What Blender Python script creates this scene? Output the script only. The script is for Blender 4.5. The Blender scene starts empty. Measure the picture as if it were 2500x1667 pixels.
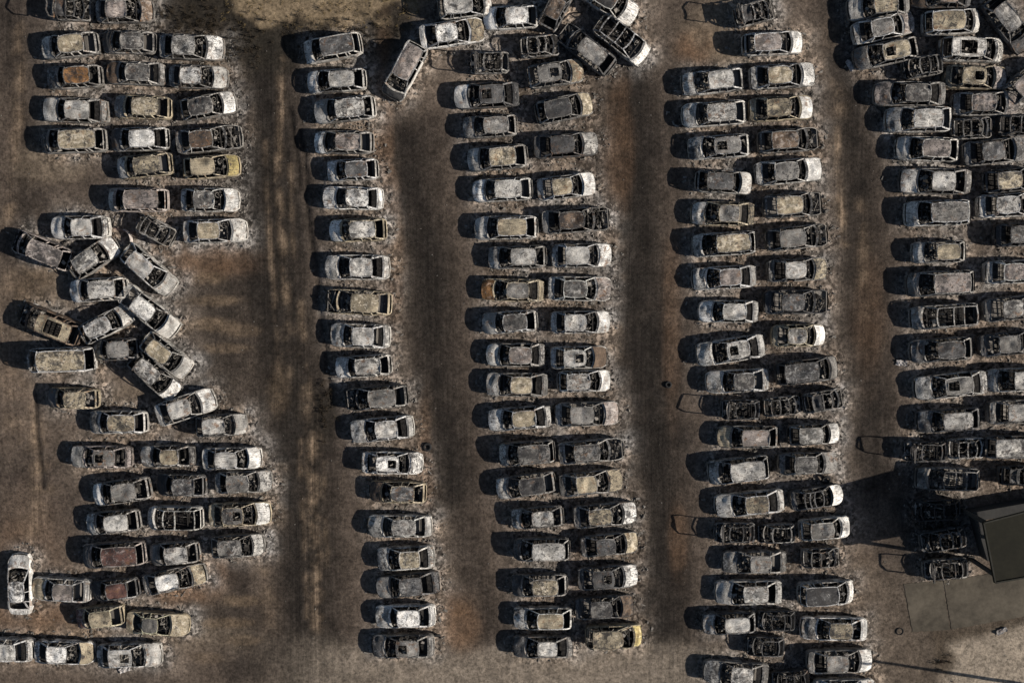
import bpy, math, random
import numpy as np
from mathutils import Vector, Matrix

# ------------------------------------------------------------------ camera, sky, sun
scene = bpy.context.scene
col = scene.collection
H, TILT = 77.0, math.radians(4.5)
CAM = Vector((0.0, H * math.tan(TILT), H))
DIST = H / math.cos(TILT)
WIDE = 73.75                      # metres across the frame at its centre
cam_data = bpy.data.cameras.new('camera')
cam_data.sensor_width = 36.0
cam_data.lens = 36.0 * DIST / WIDE
cam_data.clip_end = 2000
cam = bpy.data.objects.new('camera', cam_data)
cam.location = CAM
cam.rotation_euler = (-TILT, 0, 0)
col.objects.link(cam)
scene.camera = cam

SUN_EL, SHADOW_UP = math.radians(27.5), math.radians(9.0)
# the sun stands to the right and a little below: shadows run left and slightly up
to_sun = Vector((math.cos(SUN_EL) * math.cos(SHADOW_UP), -math.cos(SUN_EL) * math.sin(SHADOW_UP), math.sin(SUN_EL)))
world = bpy.data.worlds.new("World")
scene.world = world
world.use_nodes = True
wn = world.node_tree
sky = wn.nodes.new('ShaderNodeTexSky')
sky.sky_type = 'NISHITA'
sky.sun_disc = False
sky.sun_elevation = SUN_EL
sky.sun_rotation = math.radians(90.0) + SHADOW_UP
wn.links.new(sky.outputs[0], wn.nodes['Background'].inputs[0])
wn.nodes['Background'].inputs[1].default_value = 0.05
sun_data = bpy.data.lights.new('sun', 'SUN')
sun_data.energy = 5.0
# low warm sun
sun_data.angle = math.radians(0.5)
sun_data.color = (1.0, 0.915, 0.81)
sun = bpy.data.objects.new('sun', sun_data)
sun.rotation_euler = (-to_sun).to_track_quat('-Z', 'Y').to_euler()
sun.location = (60, -10, 60)
col.objects.link(sun)
scene.view_settings.view_transform = 'Standard'
scene.view_settings.look = 'None'
scene.view_settings.gamma = 1.0
scene.view_settings.exposure = 0.35

# ------------------------------------------------------------------ pixel <-> ground
KX = 36.0 / cam_data.lens / 2500.0
CT, ST = math.cos(TILT), math.sin(TILT)


def ground_at(px, py, z=0.0):
    """A pixel of the 2500 wide photograph to the point at height z."""
    X, Y = (px - 1250.0) * KX, -(py - 833.5) * KX
    d = (X, Y * CT - ST, -Y * ST - CT)
    t = (z - CAM.z) / d[2]
    return Vector((CAM.x + d[0] * t, CAM.y + d[1] * t, z))


def pixel_of(x, y, z=0.0):
    """Ground points (arrays) to pixels of the 2352 wide view."""
    dx, dy, dz = x - CAM.x, y - CAM.y, z - CAM.z
    cy = dy * CT - dz * ST
    cz = dy * ST + dz * CT
    return ((dx / -cz) / KX + 1250.0) * 0.9408, (-(cy / -cz) / KX + 833.5) * 0.9408


TILES = {'A1': (0, 0, 3.76), 'A2': (0, 417, 3.76), 'A3': (0, 834, 3.76), 'A4': (0, 1250, 3.76),
         'B1': (690, 0, 2.6133), 'B2': (690, 530, 2.6133), 'B3': (690, 1067, 2.6133),
         'C1': (1600, 0, 2.6133), 'C2': (1600, 530, 2.6133), 'C3': (1600, 1067, 2.6133)}


def tile_at(t, x, y, z=0.0):
    ox, oy, s = TILES[t]
    return ground_at(ox + x / s, oy + y / s, z)


# ------------------------------------------------------------------ materials
def nodes_of(name):
    m = bpy.data.materials.new(name)
    m.use_nodes = True
    nt = m.node_tree
    return m, nt, nt.nodes['Principled BSDF']


def N(nt, kind, **kw):
    n = nt.nodes.new(kind)
    for k, v in kw.items():
        setattr(n, k, v)
    return n


def noise(nt, vec, scale, detail=4, rough=0.6, dist=0.0):
    n = N(nt, 'ShaderNodeTexNoise')
    n.inputs['Scale'].default_value = scale
    n.inputs['Detail'].default_value = detail
    n.inputs['Roughness'].default_value = rough
    n.inputs['Distortion'].default_value = dist
    nt.links.new(vec, n.inputs['Vector'])
    return n.outputs['Fac']


def math_node(nt, op, a, b=None, clamp=False):
    n = N(nt, 'ShaderNodeMath', operation=op, use_clamp=clamp)
    for i, v in enumerate((a, b)):
        if v is None:
            continue
        if isinstance(v, (int, float)):
            n.inputs[i].default_value = v
        else:
            nt.links.new(v, n.inputs[i])
    return n.outputs[0]


def step(nt, v, lo, hi, to0=0.0, to1=1.0):
    n = N(nt, 'ShaderNodeMapRange', interpolation_type='SMOOTHSTEP')
    nt.links.new(v, n.inputs['Value'])
    for k, w in (('From Min', lo), ('From Max', hi), ('To Min', to0), ('To Max', to1)):
        if isinstance(w, (int, float)):
            n.inputs[k].default_value = w
        else:
            nt.links.new(w, n.inputs[k])
    return n.outputs[0]


def mix(nt, fac, a, b, mode='MIX'):
    n = N(nt, 'ShaderNodeMix', data_type='RGBA', blend_type=mode)
    if isinstance(fac, (int, float)):
        n.inputs[0].default_value = fac
    else:
        nt.links.new(fac, n.inputs[0])
    for i, v in ((6, a), (7, b)):
        if isinstance(v, tuple):
            n.inputs[i].default_value = (*v, 1)
        else:
            nt.links.new(v, n.inputs[i])
    return n.outputs[2]


def bump(nt, bsdf, height, strength, dist):
    b = N(nt, 'ShaderNodeBump')
    b.inputs['Strength'].default_value = strength
    b.inputs['Distance'].default_value = dist
    nt.links.new(height, b.inputs['Height'])
    nt.links.new(b.outputs[0], bsdf.inputs['Normal'])


def burnt_sheet_metal():
    m, nt, bs = nodes_of('burnt_sheet_metal')
    tc = N(nt, 'ShaderNodeTexCoord')
    oi = N(nt, 'ShaderNodeObjectInfo')
    off = N(nt, 'ShaderNodeVectorMath', operation='ADD')
    k = math_node(nt, 'MULTIPLY', oi.outputs['Random'], 97.0)
    nt.links.new(tc.outputs['Object'], off.inputs[0])
    nt.links.new(k, off.inputs[1])
    v = off.outputs[0]
    r1 = math_node(nt, 'FRACT', math_node(nt, 'MULTIPLY', oi.outputs['Random'], 37.0))
    r2 = math_node(nt, 'FRACT', math_node(nt, 'MULTIPLY', oi.outputs['Random'], 91.0))
    r3 = math_node(nt, 'FRACT', math_node(nt, 'MULTIPLY', oi.outputs['Random'], 153.0))
    soot_n = noise(nt, v, 1.5, 10, 0.74, 0.35)
    flake_n = noise(nt, v, 3.0, 9, 0.76, 0.4)
    fine = noise(nt, v, 15.0, 5, 0.7)
    rust_n = noise(nt, v, 2.3, 5, 0.6, 0.4)
    streak = N(nt, 'ShaderNodeMapping')
    streak.inputs['Scale'].default_value = (1.2, 9.0, 3.0)
    nt.links.new(v, streak.inputs['Vector'])
    streak_n = noise(nt, streak.outputs[0], 1.6, 4, 0.6, 0.6)
    base = oi.outputs['Color']
    grain = step(nt, fine, 0.30, 0.72, 0.55, 1.25)
    broad = noise(nt, v, 0.85, 3, 0.5, 0.4)

    def g3(x):
        g = N(nt, 'ShaderNodeCombineColor')
        for i in range(3):
            nt.links.new(x, g.inputs[i])
        return g.outputs[0]
    c = mix(nt, 1.0, base, g3(grain), 'MULTIPLY')
    c = mix(nt, 1.0, c, g3(step(nt, broad, 0.36, 0.62, 0.55, 1.20)), 'MULTIPLY')
    # scorched streaks in the paint
    s2 = math_node(nt, 'MULTIPLY', step(nt, streak_n, 0.50, 0.62), math_node(nt, 'MULTIPLY', r2, 0.8))
    c = mix(nt, s2, c, (0.06, 0.056, 0.053))
    # rust bloom
    r = math_node(nt, 'MULTIPLY', step(nt, rust_n, 0.53, 0.66), math_node(nt, 'MULTIPLY', r1, 0.75))
    c = mix(nt, r, c, (0.17, 0.092, 0.048))
    # flaked pale ash
    fl = math_node(nt, 'ADD', 0.50, math_node(nt, 'MULTIPLY', r3, 0.13))
    f = step(nt, flake_n, fl, math_node(nt, 'ADD', fl, 0.045), 0.0, 0.8)
    bright = mix(nt, 1.0, base, (1.6, 1.58, 1.54), 'MULTIPLY')
    pale = mix(nt, 0.35, bright, (0.56, 0.55, 0.53))
    c = mix(nt, f, c, pale)
    # soot patches with torn edges; more of them where the object's alpha is high
    lo = math_node(nt, 'SUBTRACT', 0.665, math_node(nt, 'MULTIPLY', oi.outputs['Alpha'], 0.32))
    s = step(nt, soot_n, lo, math_node(nt, 'ADD', lo, 0.085), 0.0, 0.85)
    c = mix(nt, s, c, (0.030, 0.029, 0.030))
    chip_n = noise(nt, v, 5.0, 7, 0.74, 0.7)
    lo2 = math_node(nt, 'SUBTRACT', 0.635, math_node(nt, 'MULTIPLY', oi.outputs['Alpha'], 0.20))
    s = step(nt, chip_n, lo2, math_node(nt, 'ADD', lo2, 0.035), 0.0, 0.85)
    c = mix(nt, s, c, (0.035, 0.033, 0.033))
    nt.links.new(c, bs.inputs['Base Color'])
    bs.inputs['Roughness'].default_value = 0.78
    bs.inputs['Specular IOR Level'].default_value = 0.25
    h = math_node(nt, 'ADD', math_node(nt, 'MULTIPLY', soot_n, 1.2), math_node(nt, 'MULTIPLY', fine, 0.22))
    bump(nt, bs, h, 0.7, 0.09)
    return m


def charred():
    m, nt, bs = nodes_of('charred_interior')
    tc = N(nt, 'ShaderNodeTexCoord')
    oi = N(nt, 'ShaderNodeObjectInfo')
    geo = N(nt, 'ShaderNodeNewGeometry')
    off = N(nt, 'ShaderNodeVectorMath', operation='ADD')
    nt.links.new(tc.outputs['Object'], off.inputs[0])
    nt.links.new(math_node(nt, 'MULTIPLY', oi.outputs['Random'], 61.0), off.inputs[1])
    n1 = noise(nt, off.outputs[0], 6.0, 6, 0.7, 0.5)
    n2 = noise(nt, off.outputs[0], 22.0, 4, 0.7)
    c = mix(nt, step(nt, n1, 0.35, 0.7), (0.012, 0.0115, 0.011), (0.05, 0.046, 0.043))
    isl = step(nt, geo.outputs['Random Per Island'], 0.50, 1.0, 0.0, 0.9)
    c = mix(nt, isl, c, (0.27, 0.25, 0.225))
    c = mix(nt, step(nt, n2, 0.64, 0.72, 0.0, 0.5), c, (0.26, 0.25, 0.23))
    nt.links.new(c, bs.inputs['Base Color'])
    bs.inputs['Roughness'].default_value = 0.92
    bs.inputs['Specular IOR Level'].default_value = 0.15
    bump(nt, bs, n1, 0.6, 0.05)
    return m


def simple(name, a, b, scale, rough=0.9, bs_h=0.3, bd=0.03, scale2=None):
    m, nt, bs = nodes_of(name)
    tc = N(nt, 'ShaderNodeTexCoord')
    n1 = noise(nt, tc.outputs['Object'], scale, 7, 0.68, 0.4)
    n2 = noise(nt, tc.outputs['Object'], scale2 or scale * 9, 4, 0.7)
    f = math_node(nt, 'ADD', math_node(nt, 'MULTIPLY', n1, 0.7), math_node(nt, 'MULTIPLY', n2, 0.3))
    nt.links.new(mix(nt, step(nt, f, 0.32, 0.68), a, b), bs.inputs['Base Color'])
    bs.inputs['Roughness'].default_value = rough
    bs.inputs['Specular IOR Level'].default_value = 0.2
    bump(nt, bs, f, bs_h, bd)
    return m


def scorched_earth():
    m, nt, bs = nodes_of('scorched_earth')
    at = N(nt, 'ShaderNodeAttribute', attribute_name='soil')
    tr = N(nt, 'ShaderNodeAttribute', attribute_name='wear')      # r tracks, g rubble, b spare
    sep = N(nt, 'ShaderNodeSeparateColor')
    nt.links.new(tr.outputs['Color'], sep.inputs[0])
    tc = N(nt, 'ShaderNodeTexCoord')
    v = tc.outputs['Object']
    mid = noise(nt, v, 0.9, 6, 0.68, 0.5)
    fine = noise(nt, v, 4.2, 8, 0.78, 0.3)
    grit = noise(nt, v, 19.0, 3, 0.7)
    mp = N(nt, 'ShaderNodeMapping')
    mp.inputs['Rotation'].default_value = (0, 0, math.radians(4.0))
    mp.inputs['Scale'].default_value = (3.6, 0.13, 1.0)
    nt.links.new(v, mp.inputs['Vector'])
    ruts = noise(nt, mp.outputs[0], 1.0, 7, 0.66, 0.5)
    c = at.outputs['Color']

    def gray(s):
        g = N(nt, 'ShaderNodeCombineColor')
        for i in range(3):
            nt.links.new(s, g.inputs[i])
        return g.outputs[0]
    c = mix(nt, 1.0, c, gray(step(nt, mid, 0.30, 0.72, 0.72, 1.28)), 'MULTIPLY')
    c = mix(nt, 1.0, c, gray(step(nt, fine, 0.30, 0.70, 0.50, 1.62)), 'MULTIPLY')
    rut_c = mix(nt, 1.0, c, gray(step(nt, ruts, 0.36, 0.64, 0.55, 1.7)), 'MULTIPLY')
    c = mix(nt, sep.outputs[0], c, rut_c)
    # pale grit and ash specks among the rubble
    sp = step(nt, grit, 0.62, 0.70)
    vo = N(nt, 'ShaderNodeTexVoronoi', feature='F1')
    vo.inputs['Scale'].default_value = 5.2
    nt.links.new(v, vo.inputs['Vector'])
    sv = N(nt, 'ShaderNodeSeparateColor')
    nt.links.new(vo.outputs['Color'], sv.inputs[0])
    cob = mix(nt, 1.0, c, gray(step(nt, sv.outputs[0], 0.1, 0.95, 0.32, 2.25)), 'MULTIPLY')
    c = mix(nt, math_node(nt, 'MULTIPLY', sep.outputs[1], 0.95, True), c, cob)
    spk = math_node(nt, 'MULTIPLY', sp, math_node(nt, 'ADD', math_node(nt, 'MULTIPLY', sep.outputs[1], 0.55), 0.06))
    c = mix(nt, spk, c, (0.30, 0.275, 0.25))
    dk = step(nt, fine, 0.36, 0.44, 0.55, 0.0)
    c = mix(nt, math_node(nt, 'MULTIPLY', dk, math_node(nt, 'ADD', math_node(nt, 'MULTIPLY', sep.outputs[1], 0.7), 0.25)), c, (0.022, 0.019, 0.017))
    nt.links.new(c, bs.inputs['Base Color'])
    bs.inputs['Roughness'].default_value = 0.95
    bs.inputs['Specular IOR Level'].default_value = 0.1
    h = math_node(nt, 'ADD', math_node(nt, 'MULTIPLY', fine, 1.0), math_node(nt, 'MULTIPLY', grit, 0.35))
    h = math_node(nt, 'ADD', h, math_node(nt, 'MULTIPLY', math_node(nt, 'MULTIPLY', ruts, sep.outputs[0]), 1.2))
    h = math_node(nt, 'ADD', h, math_node(nt, 'MULTIPLY', math_node(nt, 'MULTIPLY', sv.outputs[1], sep.outputs[1]), 0.9))
    amp = math_node(nt, 'ADD', math_node(nt, 'MULTIPLY', sep.outputs[1], 0.9), 0.55)
    bump(nt, bs, math_node(nt, 'MULTIPLY', h, amp), 0.9, 0.10)
    return m


METAL = burnt_sheet_metal()
CHAR = charred()
EARTH = scorched_earth()
ROCK = simple('ashy_rubble', (0.035, 0.031, 0.028), (0.27, 0.25, 0.225), 2.6)
PLASTER = simple('grey_plaster', (0.028, 0.028, 0.028), (0.05, 0.049, 0.047), 1.2)  # grey darkened so the colour itself carries the low wall's shade
ROOFING = simple('olive_roofing', (0.009, 0.0088, 0.0055), (0.0175, 0.0165, 0.0105), 0.5)
CONCRETE = simple('old_concrete', (0.042, 0.036, 0.028), (0.120, 0.104, 0.080), 0.25, scale2=2.2)
TIMBER = simple('weathered_timber', (0.06, 0.045, 0.03), (0.14, 0.11, 0.08), 3.0)
RUBBER = simple('scorched_rubber', (0.008, 0.008, 0.009), (0.03, 0.03, 0.03), 8.0)
TWIG = simple('charred_twigs', (0.012, 0.010, 0.008), (0.06, 0.045, 0.028), 2.5)
DRYGRASS = simple('dry_grass', (0.10, 0.075, 0.035), (0.24, 0.18, 0.09), 1.5)


# ------------------------------------------------------------------ mesh helpers
class MB:
    def __init__(s):
        s.v, s.f, s.m = [], [], []

    def add(s, verts, faces, mi=0):
        o = len(s.v)
        s.v.extend(verts)
        for f in faces:
            s.f.append(tuple(i + o for i in f))
            s.m.append(mi)

    def grid(s, rows, mi=0, flip=False):
        n, k = len(rows), len(rows[0])
        fs = []
        for i in range(n - 1):
            for j in range(k - 1):
                q = (i * k + j, i * k + j + 1, (i + 1) * k + j + 1, (i + 1) * k + j)
                fs.append(q[::-1] if flip else q)
        s.add([p for r in rows for p in r], fs, mi)

    def box(s, c, size, rot=None, mi=0, jit=0.0, rng=None):
        vs = []
        for sx in (-.5, .5):
            for sy in (-.5, .5):
                for sz in (-.5, .5):
                    p = Vector((sx * size[0], sy * size[1], sz * size[2]))
                    if jit:
                        p += Vector((rng.uniform(-jit, jit), rng.uniform(-jit, jit), rng.uniform(-jit, jit)))
                    if rot is not None:
                        p = rot @ p
                    vs.append((p.x + c[0], p.y + c[1], p.z + c[2]))
        s.add(vs, [(0, 1, 3, 2), (4, 6, 7, 5), (0, 4, 5, 1), (2, 3, 7, 6), (0, 2, 6, 4), (1, 5, 7, 3)], mi)

    def bar(s, p, q, w, h=None, mi=0, up=(0, 0, 1)):
        p, q = Vector(p), Vector(q)
        d = q - p
        if d.length < 1e-5:
            return
        d.normalize()
        u = Vector(up)
        side = d.cross(u)
        if side.length < 1e-3:
            side = d.cross(Vector((1, 0, 0)))
        side.normalize()
        u = side.cross(d)
        h = w if h is None else h
        vs = []
        for e in (p, q):
            for a, b in ((-1, -1), (1, -1), (1, 1), (-1, 1)):
                vs.append(tuple(e + side * (a * w / 2) + u * (b * h / 2)))
        s.add(vs, [(0, 1, 2, 3), (7, 6, 5, 4), (0, 4, 5, 1), (1, 5, 6, 2), (2, 6, 7, 3), (3, 7, 4, 0)], mi)

    def path(s, pts, w, h=None, mi=0):
        for a, b in zip(pts[:-1], pts[1:]):
            s.bar(a, b, w, h, mi)

    def torus(s, c, R, r, axis_rot=None, n=20, k=8, mi=0):
        rows = []
        for i in range(n + 1):
            a = 2 * math.pi * i / n
            row = []
            for j in range(k + 1):
                b = 2 * math.pi * j / k
                p = Vector(((R + r * math.cos(b)) * math.cos(a), (R + r * math.cos(b)) * math.sin(a), r * math.sin(b)))
                if axis_rot is not None:
                    p = axis_rot @ p
                row.append((p.x + c[0], p.y + c[1], p.z + c[2]))
            rows.append(row)
        s.grid(rows, mi)

    def build(s, name, mats, parent=None, smooth=None, color=None):
        me = bpy.data.meshes.new(name)
        me.from_pydata(s.v, [], s.f)
        mats = mats if isinstance(mats, (list, tuple)) else [mats]
        for m in mats:
            me.materials.append(m)
        if len(mats) > 1:
            me.polygons.foreach_set('material_index', s.m)
        if smooth:
            me.polygons.foreach_set('use_smooth', [True] * len(me.polygons))
            me.set_sharp_from_angle(angle=math.radians(smooth))
        me.update()
        o = bpy.data.objects.new(name, me)
        col.objects.link(o)
        if parent is not None:
            o.parent = parent
        if color is not None:
            o.color = color
        return o


def tag(o, label=None, cat=None, group=None, kind=None):
    if label:
        o['label'] = label
    if cat:
        o['category'] = cat
    if group:
        o['group'] = group
    if kind:
        o['kind'] = kind
    return o


# ------------------------------------------------------------------ the cars
PAL = {'W': (0.76, 0.745, 0.71), 'L': (0.47, 0.455, 0.425), 'G': (0.235, 0.225, 0.21), 'D': (0.105, 0.104, 0.104),
       'K': (0.045, 0.044, 0.044), 'T': (0.37, 0.315, 0.225), 'Y': (0.46, 0.375, 0.165), 'R': (0.26, 0.135, 0.055),
       'B': (0.155, 0.11, 0.078), 'M': (0.115, 0.06, 0.05), 'P': (0.31, 0.27, 0.248)}
WORDS = {'W': 'white', 'L': 'pale grey', 'G': 'grey', 'D': 'dark grey', 'K': 'black', 'T': 'tan', 'Y': 'yellowed',
         'R': 'rusty orange', 'B': 'brown', 'M': 'maroon', 'P': 'pinkish grey'}
SOOT = {'W': 0.40, 'L': 0.42, 'G': 0.46, 'D': 0.50, 'K': 0.5, 'T': 0.40, 'Y': 0.32, 'R': 0.38, 'B': 0.44, 'M': 0.42, 'P': 0.42}
#        cowl  roof front  roof rear  rear window base  belt  roof height  roof half width
KINDS = {'s': (.25, .42, .735, .90, .84, 1.34, .335), 'h': (.235, .41, .81, .955, .87, 1.40, .34),
         'w': (.175, .37, .89, .975, .93, 1.56, .365), 'v': (.05, .215, .935, .985, 1.0, 1.80, .385),
         'c': (.31, .48, .70, .87, .80, 1.24, .32), 'k': (.20, .38, .80, .955, .80, 1.28, .35)}
NAMES = {'s': ('burnt_sedan', 'sedan', 'car'), 'h': ('burnt_hatchback', 'hatchback', 'car'), 'w': ('burnt_estate_car', 'estate', 'car'),
         'v': ('burnt_van', 'van', 'van'), 'c': ('burnt_coupe', 'coupe', 'car'), 'k': ('stripped_car', 'stripped shell', 'car')}


def lerp_table(tab, u):
    for (a, va), (b, vb) in zip(tab[:-1], tab[1:]):
        if u <= b:
            t = (u - a) / (b - a)
            t = min(max(t, 0), 1)
            return va + (vb - va) * t
    return tab[-1][1]


def make_car(loc, heading, L, kind, cols, flags, rng):
    cowl, rf, rr, rwb, zc, zr, hrf = KINDS[kind]
    for_jit = lambda a: a + rng.uniform(-.022, .022)
    cowl, rf, rr = for_jit(cowl), for_jit(rf), for_jit(rr)
    zc += rng.uniform(-.03, .03)
    zr += rng.uniform(-.05, .04)
    W = 1.70 * (L / 4.4) ** 0.30 * {'v': 1.04, 'w': 1.03, 'k': 1.0, 'c': 1.0}.get(kind, 1.0) * rng.uniform(.96, 1.045)
    hr = hrf * W * rng.uniform(.97, 1.03)
    sag_rear = rng.uniform(-.03, .02)
    cb, cr, cw = (PAL[c] for c in cols)
    jit = lambda c, a=.10: tuple(max(.015, x * (1 + k)) for x, k in zip(c, [rng.uniform(-a, a)] * 3))
    sgn = lambda ch: SOOT[ch] + rng.uniform(-.26, .16)
    col_b, col_r, col_w = (*jit(cb), sgn(cols[0])), (*jit(cr), sgn(cols[1])), (*jit(cw), sgn(cols[2]))
    fk = rng.uniform(.9, 1.45) * (.6 if kind == 'k' else 1)
    col_f = (*[min(.5, x * fk + .03) for x in cw], rng.uniform(.35, .6))

    root = bpy.data.objects.new(NAMES[kind][0], None)
    root.empty_display_size = 0.5
    col.objects.link(root)
    root.location = loc
    root.rotation_euler = (rng.uniform(-.025, .025), rng.uniform(-.018, .018), heading)

    X = lambda u: L / 2 - u * L
    square = {'v': .55, 'w': .8, 's': 1.0, 'h': .95, 'c': 1.35, 'k': .9}[kind]

    nose = rng.uniform(.17, .28)
    bowf = rng.uniform(.07, .16)

    def hw(u):
        f = 1.0
        if u < .13:
            f = 1 - nose * square * ((.13 - u) / .13) ** 2.4
        if u > .87:
            f = 1 - .20 * square * ((u - .87) / .13) ** 2.3
        return f * W / 2
    z_front = .60 if kind != 'v' else .85
    deck = zc + (.02 if kind in 'sc' else 0)
    ztab = [(0, z_front - .07), (.025, z_front), (cowl * .55, z_front + (zc - z_front) * .72), (cowl, zc), (rr, zc + .02), (rwb, deck + sag_rear),
            (.985, deck - .05 + sag_rear), (1.0, deck - .13 + sag_rear)]
    zb = lambda u: lerp_table(ztab, u)
    wheels = (.185 if kind != 'v' else .16, .80)

    us = sorted(set([0, .012, .03, .06, .10, .15, cowl, (cowl + rf) / 2, rf, (rf + rr) / 2, rr, (rr + rwb) / 2, rwb, .93, .965, .985, 1.0] +
                    [w + d for w in wheels for d in (-.09, -.078, -.05, -.02, .02, .05, .078, .09)]))
    us = [u for u in us if 0 <= u <= 1]
    dent = [(rng.uniform(0, 1), rng.choice((-1, 1)), rng.uniform(.02, .06)) for _ in range(3)]
    noise_st = [rng.uniform(-.008, .008) for _ in us]

    def section(u, side, k=0.0, off=0.0):
        h = hw(u) + k
        for du, ds, da in dent:
            if ds == side:
                h -= da * math.exp(-((u - du) / .05) ** 2)
        z = zb(u)
        x = X(u)
        bot = .17
        for wu in wheels:
            d = abs(x - X(wu)) / .36
            if d < 1:
                bot = max(bot, .17 + .40 * math.sqrt(1 - d * d))
        z1 = max(.40, bot + .02)
        z2 = max(.62 * z, z1 + .02)
        y4 = h * .96
        pts = [(h * .93, bot), (h * .99, z1), (h, z2), (h * .975, z - .05), (y4, z), (y4 - .05, z + .004), (y4 - .07, .30)]
        return [(x, side * (y + off), zz) for y, zz in pts]

    b = MB()
    for side in (1, -1):
        rows = [section(u, side, n) for u, n in zip(us, noise_st)]
        b.grid([r[:6] for r in rows], 0, flip=side > 0)
        b.grid([r[5:] for r in rows], 1, flip=side > 0)
    for u, fl in ((0, True), (1.0, False)):
        a, c = section(u, 1), section(u, -1)
        b.grid([[p, (p[0] + (.08 if u == 0 else -.06) * min(1, square), 0, p[2] + .012), q] for p, q in zip(a[:6], c[:6])], 0, flip=not fl)
    fl_rows = [[section(u, 1)[6], section(u, -1)[6]] for u in us]
    b.grid([[(p[0], p[1], p[2] + rng.uniform(-.02, .03)) for p in r] for r in fl_rows], 1)

    def cross(u0, u1, z0, z1, yk=.93, mi=0, bow=0.0, n=6):
        rows = []
        for u, z in ((u0, z0), (u1, z1)):
            y = hw(u) * yk
            rows.append([(X(u) + bow * (1 - (2 * j / n - 1) ** 2), y * (1 - 2 * j / n), z + .025 * (1 - (2 * j / n - 1) ** 2)) for j in range(n + 1)])
        b.grid(rows, mi, flip=True)
    cross(cowl - .014, cowl + .020, zb(cowl) + .008, zb(cowl) - .03, bow=.20)
    cross(cowl + .020, cowl + .030, zb(cowl) - .03, .40, mi=1, bow=.18)
    if kind in 'sck':
        cross(rwb - .012, rwb + .016, zb(rwb) - .01, zb(rwb) + .012, bow=-.07)
        if rng.random() < .6:
            cross(rwb - .10, rwb - .014, zb(rwb) - .10, zb(rwb) - .05, mi=1, bow=-.06)
    else:
        cross(rwb, .985, zb(rwb) + .008, zb(.985) + .008, bow=-.03)
    b.build('body', [METAL, CHAR], root, smooth=38, color=col_w)

    # ---- bonnet
    def panel(u0, u1, z_of, y_of, nx, ny, crown, bow0, bow1, dents, name, color, hole=None, ribs=0, thick=.035, lift=0.0, taper=0.0):
        p = MB()
        ds = []
        for _ in range(dents):
            ds.append((rng.uniform(.1, .9), rng.uniform(-.8, .8), rng.uniform(.10, .32), rng.uniform(.2, .55), -rng.uniform(.02, .095)))
        for _ in range(rng.randint(0, 3)):
            ds.append((rng.uniform(.1, .9), rng.uniform(-.8, .8), rng.uniform(.08, .2), rng.uniform(.15, .4), rng.uniform(.01, .04)))
        tw, tb = rng.uniform(-.02, .02), rng.uniform(-.02, .02)
        rows = []
        for i in range(nx + 1):
            t = i / nx
            u = u0 + (u1 - u0) * t
            row = []
            for j in range(ny + 1):
                s = 1 - 2 * j / ny
                x = X(u) + (bow0 * (1 - t) + bow1 * t) * (1 - s * s)
                z = z_of(u) + crown * (1 - abs(s) ** 3) - (.022 if (j in (0, ny)) else 0) + rng.uniform(-.005, .005)
                for dt, dsy, rt, rs, a in ds:
                    z += a * math.exp(-((t - dt) / rt) ** 2 - ((s - dsy) / rs) ** 2)
                z += tw * s * (t - .5) + tb * (t - .5) * s * s
                if ribs and 0 < j < ny:
                    z += .022 * math.cos(t * math.pi * 2 * ribs)
                z += lift * t
                row.append((x, y_of(u) * s * (1 - taper * abs(2 * t - 1) ** 3), z))
            rows.append(row)
        n0 = len(p.v)
        k = ny + 1
        for r in rows:
            p.v.extend(r)
        for i in range(nx):
            for j in range(ny):
                if hole:
                    t, s = (i + .5) / nx, 1 - 2 * (j + .5) / ny
                    if hole[0] < t < hole[1] and abs(s) < hole[2]:
                        continue
                p.f.append((i * k + j, (i + 1) * k + j, (i + 1) * k + j + 1, i * k + j + 1))
                p.m.append(0)
        edge = [(i, j) for j in range(ny + 1) for i in (0,)] + [(i, ny) for i in range(1, nx + 1)] + [(nx, j) for j in range(ny - 1, -1, -1)] + [(i, 0) for i in range(nx - 1, -1, -1)]
        top = [rows[i][j] for i, j in edge]
        p.grid([top, [(x, y, z - thick) for x, y, z in top]], 0)
        if hole:
            # raised lip round the opening
            i0 = min(i for i in range(nx) if (i + .5) / nx > hole[0])
            i1 = max(i for i in range(nx) if (i + .5) / nx < hole[1]) + 1
            js = [j for j in range(ny) if abs(1 - 2 * (j + .5) / ny) < hole[2]]
            j0, j1 = min(js), max(js) + 1
            ring = [rows[i0][j] for j in range(j0, j1 + 1)] + [rows[i][j1] for i in range(i0 + 1, i1 + 1)] + [rows[i1][j] for j in range(j1 - 1, j0 - 1, -1)] + [rows[i][j0] for i in range(i1 - 1, i0 - 1, -1)]
            p.path([(x, y, z + .006) for x, y, z in ring], .05, .03)
        return p.build(name, METAL, root, smooth=50, color=color), rows

    engine = 'E' in flags or kind == 'k'
    if not engine:
        panel(.022, cowl - .016, lambda u: zb(u) + .012, lambda u: hw(u) * .925, 7, 8, .055, bowf, .20, 4, 'bonnet', col_b,
              lift=rng.choice((0, 0, 0, .05)))
    else:
        e = MB()
        for _ in range(22):
            u = rng.uniform(.03, cowl - .02)
            sz = rng.uniform(.06, .26)
            e.box((X(u), rng.uniform(-.8, .8) * hw(u), rng.uniform(.35, zb(u) - .04)), (sz * rng.uniform(.5, 1.6), sz, rng.uniform(.06, .25)),
                  Matrix.Rotation(rng.uniform(-1, 1), 3, 'Z') @ Matrix.Rotation(rng.uniform(-.5, .5), 3, 'X'), jit=.03, rng=rng)
        for _ in range(9):
            u, v2 = rng.uniform(.02, cowl), rng.uniform(.02, cowl)
            e.bar((X(u), rng.uniform(-.85, .85) * hw(u), rng.uniform(.5, zb(u))), (X(v2), rng.uniform(-.85, .85) * hw(v2), rng.uniform(.5, zb(v2))), .035)
        y0 = hw(.03) * .9
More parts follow.
